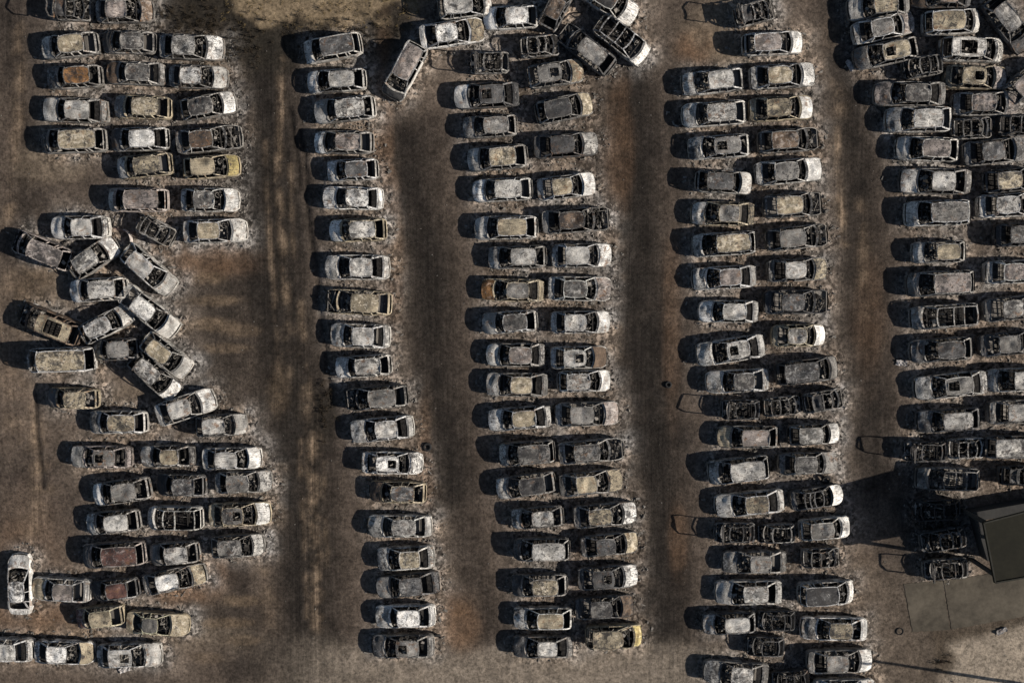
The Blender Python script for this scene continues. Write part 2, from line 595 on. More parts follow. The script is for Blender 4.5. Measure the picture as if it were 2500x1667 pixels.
        e.bar((X(.025), y0, z_front - .02), (X(.025), -y0, z_front - .02), .05)
        e.build('engine', CHAR, root)

    # ---- boot lid or tailgate
    if kind in 'sc' and 'B' not in flags:
        panel(rwb + .018, .988, lambda u: zb(u) + .012, lambda u: hw(u) * .90, 4, 6, .03, -.07, -.05, 1, 'boot_lid', col_w)
    elif kind in 'hwv':
        tb = MB()
        rows = []
        for t in (0, .5, 1):
            z = zb(.99) - .02 - t * (.42 if kind == 'h' else .5)
            rows.append([(X(1.0) - .055 + t * .0 - .03 * (1 - s * s) - (.03 if t == .5 else 0), s * hw(1.0) * .86, z) for s in (-1, -.5, 0, .5, 1)])
        tb.grid(rows, 0, flip=True)
        tb.build('tailgate', METAL, root, smooth=40, color=col_w)

    # ---- roof
    zroof = lambda u: zr - .035 * (abs(u - (rf + rr) / 2) / ((rr - rf) / 2)) ** 2.5
    roofless = 'O' in flags
    tap = rng.uniform(.06, .17)
    bu_k = rf + (rr - rf) * .5
    fr = MB()
    n = 6

    def header(u, bow, w, dz=0.0):
        fr.path([(X(u) + bow * (1 - s * s), hr * s, zroof(u) + .05 * (1 - s * s) - .01 + dz) for s in [1 - 2 * j / 6 for j in range(7)]], w, .05)
    if kind == 'k' and cols[1] != 'K':
        panel(bu_k, rr, zroof, lambda u: hr, 7, 8, .02, -.03, -.07, 7, 'roof', col_r)
    if not roofless:
        hole = None
        if 'S' in flags:
            hole = (.12, .50, .62)
        if 'Z' in flags:
            hole = (.22, .78, .74)
        panel(rf, rr, zroof, lambda u: hr, 12, 10, .075, .11, -.07, rng.randint(4, 9), 'roof', col_r, hole=hole, ribs=3.5 if 'r' in flags else 0, taper=tap)
        fw = .055
    else:
        fw = rng.uniform(.06, .10)
        for t in ((rng.uniform(.4, .65),) if kind == 'k' else (rng.uniform(.3, .42), .68)):
            if rng.random() < .93:
                header(rf + (rr - rf) * t, rng.uniform(-.12, .12), rng.uniform(.06, .11))
    header(rf - .004, .11, fw, -.012 if not roofless else 0)
    header(rr + .004, -.07, fw, -.012 if not roofless else 0)
    pw = .062
    bu = rf + (rr - rf) * (.50 if kind in 'sck' else .42)
    kb = .05 if kind == 'k' else .014
    for side in (1, -1):
        rail = [(X(rf + (rr - rf) * i / n), side * (hr * (1 - (0 if roofless else tap) * abs(2 * i / n - 1) ** 3) + .025 + rng.uniform(-kb, kb)), zroof(rf + (rr - rf) * i / n) - .025 + rng.uniform(-kb, kb)) for i in range(n + 1)]
        fr.path(rail, .055, .06)
        ya = hw(cowl) * .90
        am = (X((cowl * .55 + rf * .45)), side * (ya * .55 + hr * .45 + .02), zc * .5 + zr * .5 + .02)
        fr.path([(X(cowl + .004), side * ya, zb(cowl)), am, (X(rf), side * (hr + .01), zroof(rf))], pw, .055)
        cm = (X(rwb * .5 + rr * .5), side * (hw(rwb) * .88 * .5 + hr * .5 + .02), zc * .45 + zr * .55)
        fr.path([(X(rr), side * (hr + .01), zroof(rr)), cm, (X(rwb), side * hw(rwb) * .885, zb(rwb))], .10 if kind in 'sc' else .09, .06)
        fr.bar((X(bu), side * (hr + .03), zroof(bu) - .02), (X(bu + .006), side * hw(bu) * .935, zb(bu)), .075, .05, up=(1, 0, 0))
        u2 = rr - (.0 if kind in 'sck' else .10)
        fr.bar((X(u2), side * (hr + .03), zroof(u2) - .02), (X(u2 + .03), side * hw(u2) * .935, zb(u2)), .085, .05, up=(1, 0, 0))
        if kind in 'wv':
            u3 = rf + (rr - rf) * .72
            fr.bar((X(u3), side * (hr + .03), zroof(u3) - .02), (X(u3 + .004), side * hw(u3) * .935, zb(u3)), .07, .05, up=(1, 0, 0))
    fr.build('window_frame', METAL, root, color=col_f)

    # ---- doors: four skins hung on the sills
    spans = ((cowl + .025, bu - .004), (bu + .006, min(rr + .01, .775)))
    for side in (1, -1):
        for u0, u1 in spans:
            d = MB()
            rows = [section(u0 + (u1 - u0) * i / 5, side, 0.0, .012)[1:5] for i in range(6)]
            rows = [[(x, y, max(z, .24)) for x, y, z in [(r[0][0], r[0][1] - side * .02, .24)] + r] for r in rows]
            d.grid(rows, 0, flip=side > 0)
            top = [r[-1] for r in rows]
            d.grid([top, [(x, y - side * .05, z + .006) for x, y, z in top]], 0, flip=side > 0)
            do = d.build('door', METAL, root, smooth=40, color=(*jit(cw, .2), sgn(cols[2]) + .04))
            if rng.random() < .03:
                hinge = Matrix.Translation((X(u0), side * hw(u0), 0))
                do.matrix_local = hinge @ Matrix.Rotation(side * math.radians(rng.uniform(10, 24)), 4, 'Z') @ hinge.inverted()

    # ---- wheels: bare rims, the tyres are gone
    for wu in wheels:
        for side in (1, -1):
            w = MB()
            yo = side * (hw(wu) - .05)
            yi = yo - side * .17
            prof = [(yi, .10), (yi, .26), (yi + side * .02, .275), (yo - side * .02, .275), (yo, .26), (yo - side * .03, .22), (yo - side * .06, .08), (yo - side * .05, .0)]
            rows = []
            for y, r in prof:
                rows.append([(X(wu) + r * math.cos(2 * math.pi * i / 14), y, .275 + r * math.sin(2 * math.pi * i / 14)) for i in range(15)])
            w.grid(rows, 0, flip=side > 0)
            w.build('wheel', METAL, root, smooth=40, color=(.14, .13, .12, .5))

    # ---- inside: spring frames of the seats, dash wreckage
    for side in (1, -1):
        st = MB()
        sx, sy = X(rf + .03) - .05, side * W * .215
        top = (sx - .42, sy, zc + .12)
        for dy in (-.21, .21):
            st.bar((sx - .18, sy + dy, .42), (top[0], sy + dy * .85, top[2]), .045)
            st.bar((sx + .28, sy + dy, .46), (sx - .18, sy + dy, .42), .045)
        st.bar((top[0], sy - .19, top[2]), (top[0], sy + .19, top[2]), .05)
        for k in range(4):
            t = (k + .5) / 4
            st.bar((sx - .18 - .24 * t, sy - .2, .42 + (zc - .3) * t), (sx - .18 - .24 * t, sy + .2, .42 + (zc - .3) * t), .022)
            st.bar((sx + .28 - .46 * t, sy - .2, .46), (sx + .28 - .46 * t, sy + .2, .45), .022)
        st.build('seat', CHAR, root)
    rb = MB()
    bx = X(min(rr - .04, .70))
    for k in range(7):
        y = (-.4 + .8 * k / 6) * W * .8
        rb.bar((bx + .42, y, .46), (bx, y, .44), .03)
        rb.bar((bx, y, .44), (bx - .20, y, zc + .02), .03)
    for t in (0, .5, 1):
        rb.bar((bx - .20 * t, -W * .33, .44 + (zc - .42) * t), (bx - .20 * t, W * .33, .44 + (zc - .42) * t), .04)
    rb.build('rear_bench', CHAR, root)
    da = MB()
    da.bar((X(cowl + .05), W * .40, zc - .14), (X(cowl + .05), -W * .40, zc - .14), .07)
    jk = MB()
    for _ in range(44):
        u = rng.uniform(cowl + .015, rf + .02)
        sz = rng.choice((.04, .06, .08, .12, .2)) * rng.uniform(.7, 1.3)
        jk.box((X(u), rng.uniform(-.40, .40) * W, zc - rng.uniform(.02, .34)), (sz * rng.uniform(.4, 1.4), sz, sz * .5),
               Matrix.Rotation(rng.uniform(-1.5, 1.5), 3, 'Z') @ Matrix.Rotation(rng.uniform(-.8, .8), 3, 'Y'), jit=.02, rng=rng)
    da.bar((X(cowl + .05), W * .21, zc - .14), (X(cowl + .10), W * .21, zc - .02), .05)
    da.torus((X(cowl + .10), W * .21, zc - .02), .17, .016, Matrix.Rotation(math.radians(62), 3, 'Y'), 12, 4)
    da.build('dashboard', CHAR, root)
    if kind == 'k' or 'O' in flags or 'S' in flags or rng.random() < .4:
        for _ in range(38 if kind == 'k' else 14 if 'O' in flags else 30):
            u, sz = rng.uniform(cowl + .05, rwb), rng.choice((.05, .08, .12, .2)) * rng.uniform(.7, 1.4)
            jk.box((X(u), rng.uniform(-.42, .42) * W, rng.uniform(.33, zc - .05)), (sz * rng.uniform(.5, 2.2), sz, sz * .4),
                   Matrix.Rotation(rng.uniform(0, 3.1), 3, 'Z') @ Matrix.Rotation(rng.uniform(-.7, .7), 3, 'X'), jit=.025, rng=rng)
    jk.build('cabin_wreckage', CHAR, root)['kind'] = 'stuff'

    # ---- a lid left standing open
    if 'H' in flags:
        hh = MB()
        front_left = math.cos(heading) < 0
        u = cowl - .01 if front_left else rr + .06
        z0 = zb(cowl) if front_left else zr - .05
        dx = (.22 if front_left else -.30)
        hgt = .95 if front_left else .62
        y = hw(.5) * .86
        pts = [(X(u), y, z0), (X(u) + dx * .6, y * .98, z0 + hgt * .7), (X(u) + dx * .9, y * .80, z0 + hgt * .95), (X(u) + dx, y * .4, z0 + hgt), (X(u) + dx, -y * .4, z0 + hgt),
               (X(u) + dx * .9, -y * .80, z0 + hgt * .95), (X(u) + dx * .6, -y * .98, z0 + hgt * .7), (X(u), -y, z0)]
        pts = [pts[0]] + [(x_ + rng.uniform(-.08, .08), y_ + rng.uniform(-.08, .08), z_ + rng.uniform(-.09, .09)) for x_, y_, z_ in pts[1:-1]] + [pts[-1]]
        hh.path(pts, .07, .07)
        if rng.random() < .5:
            hh.bar(pts[1], pts[3], .14, .03)
        hh.bar((X(u), y, z0), (X(u), -y, z0), .06)
        if front_left:
            hh.bar(pts[2], pts[5], .16, .04)
        hh.build('bonnet' if front_left else 'tailgate', METAL, root, color=(.09, .085, .08, .5))
    return root


# tile, centre x, centre y, length (tile pixels), facing, tilt, kind, colours of bonnet roof body, flags, place
CARS = '''
A1 660 95 330 R -2 k KDG OH |left|UL1
A1 1145 105 510 R 1 s BPG r |right|UL1
A1 645 425 520 L 6 h LTG - |left|UL2
A1 1190 395 480 L -1 h DGG - |middle|UL2
A1 1760 440 580 R -2 s WLG - |right|UL2
A1 685 710 500 L 3 h DRG - |left|UL3
A1 1255 680 535 L -2 s BGG - |middle|UL3
A1 1825 710 525 R -2 s LWG - |right|UL3
A1 695 1015 590 L -2 s LLG - |left|UL4
A1 1315 990 515 L -2 h GTT - |middle|UL4
A1 1915 980 495 R 10 h WGG r |right|UL4
A1 680 1295 580 L 2 w DTG - |left|UL5
A1 1290 1280 525 L 2 h DWL - |middle|UL5
A1 1920 1285 590 R 6 s KBG E |right|UL5
A1 1330 1525 500 L 6 h LTT - |left|UL6
A1 1945 1535 500 R 4 h YTT - |right|UL6
A2 1270 270 540 L 0 w LPP - |left|UL7
A2 1930 270 520 R 0 s WGL - |right|UL7
A2 740 520 520 L 1 s WLL - |left|UL8
A2 1435 545 330 R -28 k KKG O |middle|UL8
A2 1975 555 570 R 2 s LTL - |right|UL8
A2 395 730 560 L -22 w KPP E |slewed at the far left of the tangled heap|J
A2 868 800 480 R 33 h WLG - |nose up to the right in the tangled heap|J
A2 1370 905 560 R -41 h LLL - |nose down to the right, uppermost in the tangled heap|J
A2 910 1090 525 L 4 h WLL - |level in the middle of the tangled heap|J
A2 1370 1290 610 R -38 s LWL - |slanting down to the right at mid heap|J
A2 470 1405 580 L -22 w KTB ZE |roof burnt through above the tan van|J
A2 985 1405 500 R 27 h LWL - |nosing under the slanting sedan in the heap|J
A3 575 160 590 L 2 v KTL - |squared up at the bottom left of the tangled heap|J
A3 1075 70 420 L 3 h TGD - |between the van and the slanting pair|J
A3 1530 120 490 R -38 h LTL - |upper of the slanting pair ending the heap|J
A3 1425 310 530 R -42 h WLG - |lower of the slanting pair ending the heap|J
A3 675 515 455 L -1 h DTT - |alone|LL1
A3 1090 735 520 L 0 h GTL - |left|LL2
A3 1705 600 540 R 18 s WLL - |middle|LL2
A3 2030 765 455 R 3 h LLG - |right|LL2
A3 935 1055 555 L -1 s LGP S |left|LL3
A3 1545 1045 490 L 1 s LTG - |middle|LL3
A3 2130 1065 530 R 1 s WLL - |right|LL3
A3 1120 1370 525 L 8 h WGG - |left|LL4
A3 1670 1310 435 L -1 h KDD - |middle|LL4
A3 2235 1280 505 R 2 s LGG - |right|LL4
A4 1045 85 485 L 6 h LLG - |left|LL5
A4 1615 45 500 L 0 w LKL O |middle|LL5
A4 2202 15 550 R 2 s WGT S |right|LL5
A4 1050 380 570 L 4 w DMP - |left|LL6
A4 1605 370 450 L 5 h GLG - |middle|LL6
A4 2182 305 475 R 4 h LGG - |right|LL6
A4 190 660 540 R 92 s WWW - |standing crosswise to the rows at the left edge|J
A4 570 705 530 L -3 s TPL - |left|LL7
A4 1065 700 430 L 6 h DMD - |middle|LL7
A4 1605 610 565 R 12 s TWG - |right|LL7
A4 920 950 435 L 6 h MTT - |left|LL8
A4 1450 1015 565 R -4 c TGT - |right|LL8
A4 35 1255 555 L 0 s LLL - |left|LL9
A4 595 1280 535 R -2 s TWW - |middle|LL9
A4 1190 1305 580 R 2 s LLL S |right|LL9
B1 320 310 365 L 10 w WDL - |F
B1 345 520 368 L 4 h WLL - |F
B1 395 700 380 L 6 h LLL - |F
B1 390 910 372 L 0 h WPG - |F
B1 445 1085 322 L 3 h WDL - |F
B1 450 1265 378 L -1 s WWW - |F
B1 480 1470 358 L 2 h WLT - |F
B2 478 320 405 L 0 s LLL - |F
B2 485 545 410 L -3 h KTT E |F
B2 495 755 380 L -2 s LLL - |F
B2 515 950 348 L 4 h WLL - |F
B2 600 1150 390 L 5 h KGG E |F
B2 635 1350 402 L 6 s LLL - |F
B3 700 162 382 R -1 s WWW S |F
B3 735 347 352 L -2 h BDT - |F
B3 750 565 400 L 0 s LGL - |F
B3 785 768 362 L 3 s LTL - |F
B3 800 938 396 L 6 s GDD - |F
B3 785 1137 376 L 2 s LWW - |F
B3 770 1325 392 L 1 s DGG S |F
B1 780 455 375 L 62 w DPL - |steeply slanted, alone beside the top of the single file|J
B1 1080 215 408 R 8 s TWW - |nose up to the right at the top of the centre pair|J
B1 1165 45 330 R 6 w LLL - |cut by the top edge above the tan nosed sedan|J
B1 1457 115 342 L 3 h WWL - |right of the tan nosed sedan|J
B1 1748 45 310 R 62 h DBD - |steeply slanted and cut by the top edge|J
B1 2085 15 380 R -30 s WDL - |cut by the top edge above the open roofed estate|J
B1 2165 258 372 R -38 w WKL O |slanting at the right end of the top tangle|J
B1 1935 318 400 L -38 h KGD E |dark and slanting beside the open roofed estate|J
B1 1640 300 240 R 5 k KKG O |black and small, right of two stripped shells near the top|J
B1 1320 405 240 L 2 k KKG OH |black with raised lid, left of two stripped shells|J
B1 1740 475 348 R 8 h TGG S |T3R
B1 1303 612 412 L 3 s WDD S |T3L
B1 1795 695 355 R 12 h TDG - |T3R
B1 1322 810 338 L 4 h LGG - |T3L
B1 1806 930 406 R 4 s LDD - |T3R
B1 1368 1010 378 L 5 h LTG - |T3L
B1 1810 1190 370 R 7 s WTL - |T3R
B1 1400 1212 372 L 3 h WLL - |T3L
B1 1423 1455 396 L 1 h LTL - |T3L
B1 1870 1408 432 R 4 s KBG E |T3R
B2 1495 257 365 L 2 h LLG - |T3L
B2 1906 245 380 R 1 s WLL - |T3R
B2 1468 465 396 L -1 s RGT - |T3L
B2 1892 455 396 R -1 s PGL - |T3R
B2 1449 668 340 L 4 h LGL - |T3L
B2 1897 668 372 R 1 s WLL - |T3R
B2 1488 876 368 L 0 s LPG - |T3L
B2 1888 893 356 R 1 s BLL S |T3R
B2 1495 1067 392 L -1 s LTG - |T3L
B2 1922 1045 328 R 1 h WGL - |T3R
B2 1511 1280 402 L 5 s WTL - |T3L
B2 1941 1253 402 R 2 s PGG - |T3R
B3 1555 97 352 L 5 w LGG - |T3L
B3 1968 88 415 R 5 s KGG E |T3R
B3 1550 303 372 L 8 h LDG - |T3L
B3 1963 288 398 R 6 s TTG - |T3R
B3 1622 508 326 L 4 h LLG - |T3L
B3 2055 490 402 R 5 s WTG - |T3R
B3 1650 710 352 L 1 w DLG - |T3L
B3 2082 678 366 R 5 s TDG - |T3R
B3 1639 940 346 L 1 h DTG - |T3L
B3 2072 890 380 R 4 s WDD S |T3R
B3 1661 1150 370 L 0 h LTL - |T3L
B3 2051 1080 368 R 4 s BGD - |T3R
B3 1660 1332 374 L 0 s DLG - |T3L
B3 2113 1265 350 R 2 w YTT - |T3R
C1 628 88 240 R 14 k KDG OH |T4R
C1 747 282 378 R 3 h WPL - |T4R
C1 362 525 386 L 6 h LLL - |T4L
C1 808 490 412 R 4 s WTL - |T4R
C1 372 728 398 L 4 h LLL - |T4L
C1 799 697 402 R 3 s WTT - |T4R
C1 405 940 378 L 4 h LGL S |T4L
C1 848 900 385 R 4 h KBG E |T4R
C1 437 1165 352 R -3 h LDG - |T4L
C1 848 1095 422 R 5 s WGL - |T4R
C1 430 1365 392 L -1 s LGT - |T4L
C1 875 1310 368 R 4 h KTG E |T4R
C2 436 172 394 L 4 w LTL - |T4L
C2 904 130 390 R 6 h KGG E |T4R
C2 438 387 400 L 3 s LPL - |T4L
C2 903 337 372 R 3 s TLG - |T4R
C2 466 602 372 L 0 s WLL - |T4L
C2 897 540 406 R 1 s KDD E |T4R
C2 479 848 428 L 9 s LLL S |T4L
C2 910 755 332 R 1 s WGT - |T4R
C2 522 1045 390 L 3 s LGL - |T4L
C2 965 980 390 R 7 w GDD - |T4R
C2 542 1225 240 L 0 k KKD OH |T4L
C2 805 1205 220 R 5 k KKG O |second of three stripped shells wedged in one row|J
C2 1068 1170 256 R 10 k KDG O |T4R
C2 588 1400 378 L 0 h TPG - |T4L
C2 1007 1382 326 R 3 h WGG - |T4R
C3 529 205 380 L 7 w LLL - |T4L
C3 970 165 370 R 2 s GGG - |T4R
C3 600 417 432 L 6 s LTL - |T4L
C3 1024 380 332 R 8 s WKD O |T4R
C3 505 605 250 L 0 k KKD OH |T4L
C3 772 610 225 L 2 k KKG O |wedged between a raised-lid shell and a white nosed hatchback|J
C3 1079 578 318 R 5 h WGL - |T4R
C3 631 790 402 L 1 s GGG - |T4L
C3 1055 765 225 R 2 k KKG O |T4R
C3 594 985 415 L 1 s LLL - |T4L
C3 1087 985 352 R 3 w WDL - |T4R
C3 470 1178 332 L 3 h LLD - |T4L
C3 770 1165 212 L 0 k KKD O |tucked tight behind a pale hatchback near the bottom|J
C3 1138 1218 414 L -1 s GTW - |T4R
C3 700 1330 232 L -2 k KKD O |lying between rows below a fellow stripped shell|J
C3 1175 1420 412 R 2 s WGG - |T4R
C3 512 1500 408 L -4 s LLG - |T4L
C3 1205 1608 380 R 0 s LGL - |T4R
C3 860 1545 225 L 5 k KKK O |half cut by the bottom edge amid black debris|J
C1 1420 42 385 L 8 s LTG - |T5L
C1 1453 180 392 R 13 s PGL - |T5L
C1 1468 342 402 L 12 h GTG S |T5L
C1 1820 -22 370 L 0 s BBD - |cut by the top edge above a tan roofed estate|J
C1 1885 145 355 R 3 w LTL - |T5R
C1 2015 322 400 R -2 w LLL Z |T5R
C1 2245 155 400 R -52 h DGD - |dark and steeply slanted in the top corner|J
C1 1703 428 242 L 10 k KKG O |black and small among the top right tangle|J
C1 2040 497 392 R -2 s PTT S |T5R
C1 1620 600 446 L 0 s PGG - |T5L
C1 2105 665 422 R 1 s PPG r |T5R
C1 1675 767 410 L 1 h LLL - |T5L
C1 2020 820 252 R 3 k KKG O |black and small below the pinkish ribbed sedan|J
C1 1730 955 392 L -2 h LPL - |T5L
C1 2162 968 400 R 6 s DDG - |T5R
C1 2320 800 260 R 0 k KKD O |black, cut by the side edge, level with a stripped shell|J
C1 2365 520 340 R 40 h PPG - |crumpled, cut by the side edge beyond the sunroof sedan|J
C1 1785 1157 442 L -1 s LLG - |T5L
C1 1795 1362 402 L 2 w LGL - |T5L
C1 2265 1150 345 R 5 h GTD - |T5R
C1 2252 1310 392 R 3 s LLL - |T5R
C2 2335 112 345 R 2 s GGD - |T5R
C2 1804 222 328 L 2 h LTG - |T5L
C2 1813 422 418 L 3 w GPG - |T5L
C2 2292 348 388 R 2 s LPL r |T5R
C2 1840 632 424 L 4 w GKG O |T5L
C2 2278 580 375 R 6 s LLG - |T5R
C2 1821 846 388 L 4 h DDG - |T5L
C2 2255 806 385 R 5 s DGD - |T5R
C2 1881 1070 454 L 6 s LGL S |T5L
C2 2312 1036 392 L 2 w LLL - |T5R
C2 1864 1290 390 L 4 h DLD - |T5L
C2 2312 1240 382 R 2 s LLG - |T5R
C3 1715 88 268 L 0 k KKD OH |T5L
C3 1982 68 232 R 2 k KKL O |wedged behind a shell with raised lid, pale hoop showing|J
C3 2285 60 372 R 1 w DLD - |T5R
C3 1861 262 388 L -1 w GKG O |T5L
C3 2320 240 255 R 0 k KDD O |T5R
C3 1795 462 292 L 3 k KKK O |T5L
C3 1835 650 285 L 10 k KKD O |T5L
C3 1850 838 275 L 5 k KKG OH |T5L
'''
ORD = ('first second third fourth fifth sixth seventh eighth ninth tenth eleventh twelfth thirteenth fourteenth fifteenth sixteenth '
       'seventeenth eighteenth nineteenth twentieth twenty-first twenty-second twenty-third').split()
FILES = {'F': 'in the single file', 'T3L': 'in left file of centre pair', 'T3R': 'in right file of centre pair',
         'T4L': 'in left file of fourth block', 'T4R': 'in right file of fourth block',
         'T5L': 'in left file of right-edge block', 'T5R': 'in right file of right-edge block'}
GROUP = 'burnt-out cars standing in the lot'
CAR_SPOTS = []
rows = []
for line in CARS.strip().splitlines():
    a = line.split('|')
    t, x, y, ln, fc, tilt, kind, cols, flags = a[0].split()
    rows.append(dict(t=t, x=float(x), y=float(y), ln=float(ln), fc=fc, tilt=float(tilt), kind=kind, cols=cols, flags=flags, place=a[-1], note=a[1] if len(a) > 2 else ''))
for r in rows:
    ox, oy, s = TILES[r['t']]
    r['px'], r['py'] = ox + r['x'] / s, oy + r['y'] / s
counts = {}
for k in FILES:
    for i, r in enumerate(sorted([r for r in rows if r['place'] == k], key=lambda r: r['py'])):
        r['note'] = ORD[i] + ' from top ' + FILES[k]
LLROW = {1: 'topmost', 2: 'second', 3: 'third', 4: 'fourth', 5: 'fifth', 6: 'sixth', 7: 'seventh', 8: 'eighth', 9: 'bottom'}
only_once = random.Random(7)
for n_car, r in enumerate(rows):
    rng = random.Random(1000 + n_car)
    ox, oy, s = TILES[r['t']]
    a = math.radians(r['tilt'])
    half = r['ln'] / s / 2
    zc = .55
    p = ground_at(r['px'], r['py'], zc)
    e0 = ground_at(r['px'] - half * math.cos(a), r['py'] + half * math.sin(a), zc)
    e1 = ground_at(r['px'] + half * math.cos(a), r['py'] - half * math.sin(a), zc)
    d = e1 - e0
    L = d.length
    if r['kind'] == 'k':
        L = max(L, 2.7)
    heading = math.atan2(d.y, d.x) + (math.pi if r['fc'] == 'L' else 0)
    root = make_car((p.x, p.y, rng.uniform(-.03, .0)), heading, L, r['kind'], r['cols'], r['flags'], rng)
    CAR_SPOTS.append((p.x, p.y, heading, L))
    _, word, cat = NAMES[r['kind']]
    bn, rn = WORDS[r['cols'][0]], WORDS[r['cols'][1]]
    note = r['note']
    if r['place'][:2] in ('UL', 'LL') and r['place'] != 'J':
        k = int(r['place'][2:])
        blk = 'upper left block' if r['place'][:2] == 'UL' else 'lower left block'
        note = ('alone in ' if note == 'alone' else note + ' in ') + LLROW[k].replace('topmost', 'top').replace('bottom', 'ninth') + ' row of ' + blk
    if r['kind'] == 'k':
        look = 'stripped black car shell'
    elif 'E' in r['flags']:
        look = f'{word} without bonnet'
    elif 'O' in r['flags']:
        look = f'{word}, roof skin gone'
    elif r['cols'][0] == r['cols'][1]:
        look = f'{bn} {word}'
    else:
        look = f'{word}, {bn} bonnet, {rn} roof'
    lab = f'{look}, {note}'
    lab_w = lab.split()
    if len(lab_w) > 16 and r['place'] == 'J':
        lab = f'{word}, {note}' if r['kind'] != 'k' else f'stripped shell, {note}'
    tag(root, lab, cat, GROUP)

# ------------------------------------------------------------------ ground
gen = np.random.default_rng(5)


def vnoise(x, y, seed):
    g = np.random.default_rng(seed).random((512, 512))
    xi, yi = np.floor(x).astype(int), np.floor(y).astype(int)
    fx, fy = x - xi, y - yi
    fx, fy = fx * fx * (3 - 2 * fx), fy * fy * (3 - 2 * fy)
    a, b = g[xi % 512, yi % 512], g[(xi + 1) % 512, yi % 512]
    c, d = g[xi % 512, (yi + 1) % 512], g[(xi + 1) % 512, (yi + 1) % 512]
    return (a * (1 - fx) + b * fx) * (1 - fy) + (c * (1 - fx) + d * fx) * fy


def fbm(x, y, seed, octaves=5, gain=.55):
    s, a, t = 0, 1.0, 0
    for o in range(octaves):
        ca, sa = math.cos(.6 + 1.1 * o), math.sin(.6 + 1.1 * o)
        s = s + a * vnoise((x * ca - y * sa) * 2 ** o + 13.7 * o, (x * sa + y * ca) * 2 ** o + 7.1 * o, seed + o)
        t += a
        a *= gain
    return s / t


def axis(lo, hi, stepw, outer):
    core = np.arange(lo, hi + 1e-6, stepw)
    out = [stepw]
    left, right = [], []
    x, st = lo, stepw
    while x > -outer:
        st *= 1.35
        x -= st
        left.append(x)
    x, st = hi, stepw
    while x < outer:
        st *= 1.35
        x += st
        right.append(x)
    return np.array(left[::-1] + list(core) + right)


gx, gy = axis(-42, 42, .16, 400), axis(-31, 30, .16, 400)
GX, GY = np.meshgrid(gx, gy)
U, V = pixel_of(GX, GY)                  # the lot's features are charted on the photograph's 2352 wide view, then stored in ground metres
U, V = np.clip(U, -600, 3000), np.clip(V, -500, 2100)
n1 = fbm(GX * .22, GY * .22, 11)
n2 = fbm(GX * .9, GY * .9, 31)
n3 = fbm(GX * 2.6, GY * 2.6, 51, 3)


def seg_mask(pts, width, soft, wob=60.0, seed=3):
    d = np.full(U.shape, 1e9)
    wu = (fbm(GX * .30, GY * .30, seed) - .5) * wob
    wv = (fbm(GX * .30, GY * .30, seed + 40) - .5) * wob
    uu, vv = U + wu, V + wv
    for (x0, y0), (x1, y1) in zip(pts[:-1], pts[1:]):
        dx, dy = x1 - x0, y1 - y0
        t = np.clip(((uu - x0) * dx + (vv - y0) * dy) / max(dx * dx + dy * dy, 1e-6), 0, 1)
        d = np.minimum(d, np.hypot(uu - x0 - t * dx, vv - y0 - t * dy))
    return 1 / (1 + np.exp((d - width) / soft))


def blob(x, y, rx, ry, seed=9, wob=.9):
    r = np.hypot((U - x) / rx, (V - y) / ry) + (n1 - .5) * wob + (n2 - .5) * .6
    return 1 / (1 + np.exp((r - 1) * 7))


soil = np.empty(U.shape + (3,))
soil[:] = (0.080, 0.0625, 0.050)


def paint(mask, c):
    global soil
    soil = soil * (1 - mask[..., None]) + np.array(c) * mask[..., None]


paint(np.clip((n1 - .46) * 3.2, 0, .7), (0.112, 0.087, 0.069))
paint(np.clip((.50 - n1) * 3.2, 0, .85), (0.050, 0.0405, 0.0345))
# dusty ground trampled round the rows
dusty = np.zeros(U.shape)
for x, y, hd, L in CAR_SPOTS:
    i0, i1 = np.searchsorted(gx, (x - 9, x + 9))
    j0, j1 = np.searchsorted(gy, (y - 7, y + 7))
    if i1 > i0 and j1 > j0:
        r = np.hypot(np.maximum(np.abs(GX[j0:j1, i0:i1] - x - .6) - L * .5, 0), np.maximum(np.abs(GY[j0:j1, i0:i1] - y) - .8, 0))
        dusty[j0:j1, i0:i1] = np.maximum(dusty[j0:j1, i0:i1], np.exp(-(r / 1.5) ** 2))
paint(np.clip(dusty * (.35 + .9 * n2), 0, .85), (0.128, 0.103, 0.083))
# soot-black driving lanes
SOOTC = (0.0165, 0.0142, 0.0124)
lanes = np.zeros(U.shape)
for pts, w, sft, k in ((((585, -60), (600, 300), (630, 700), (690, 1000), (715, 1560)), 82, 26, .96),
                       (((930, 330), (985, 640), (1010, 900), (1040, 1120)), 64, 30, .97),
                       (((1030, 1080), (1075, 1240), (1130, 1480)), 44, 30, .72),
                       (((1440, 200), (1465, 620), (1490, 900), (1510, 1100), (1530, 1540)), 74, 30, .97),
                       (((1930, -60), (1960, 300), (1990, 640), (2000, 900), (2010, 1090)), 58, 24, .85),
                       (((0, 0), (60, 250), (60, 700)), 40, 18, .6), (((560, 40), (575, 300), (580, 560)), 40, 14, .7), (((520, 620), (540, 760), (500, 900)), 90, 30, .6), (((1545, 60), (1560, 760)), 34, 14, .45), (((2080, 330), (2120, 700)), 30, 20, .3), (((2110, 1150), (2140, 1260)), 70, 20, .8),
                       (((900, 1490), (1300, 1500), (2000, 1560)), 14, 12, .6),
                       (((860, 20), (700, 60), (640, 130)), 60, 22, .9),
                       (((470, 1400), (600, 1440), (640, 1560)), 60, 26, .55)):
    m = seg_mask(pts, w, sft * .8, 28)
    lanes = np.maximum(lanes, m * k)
paint(np.clip(lanes * (.90 + .35 * n2), 0, .95), SOOTC)
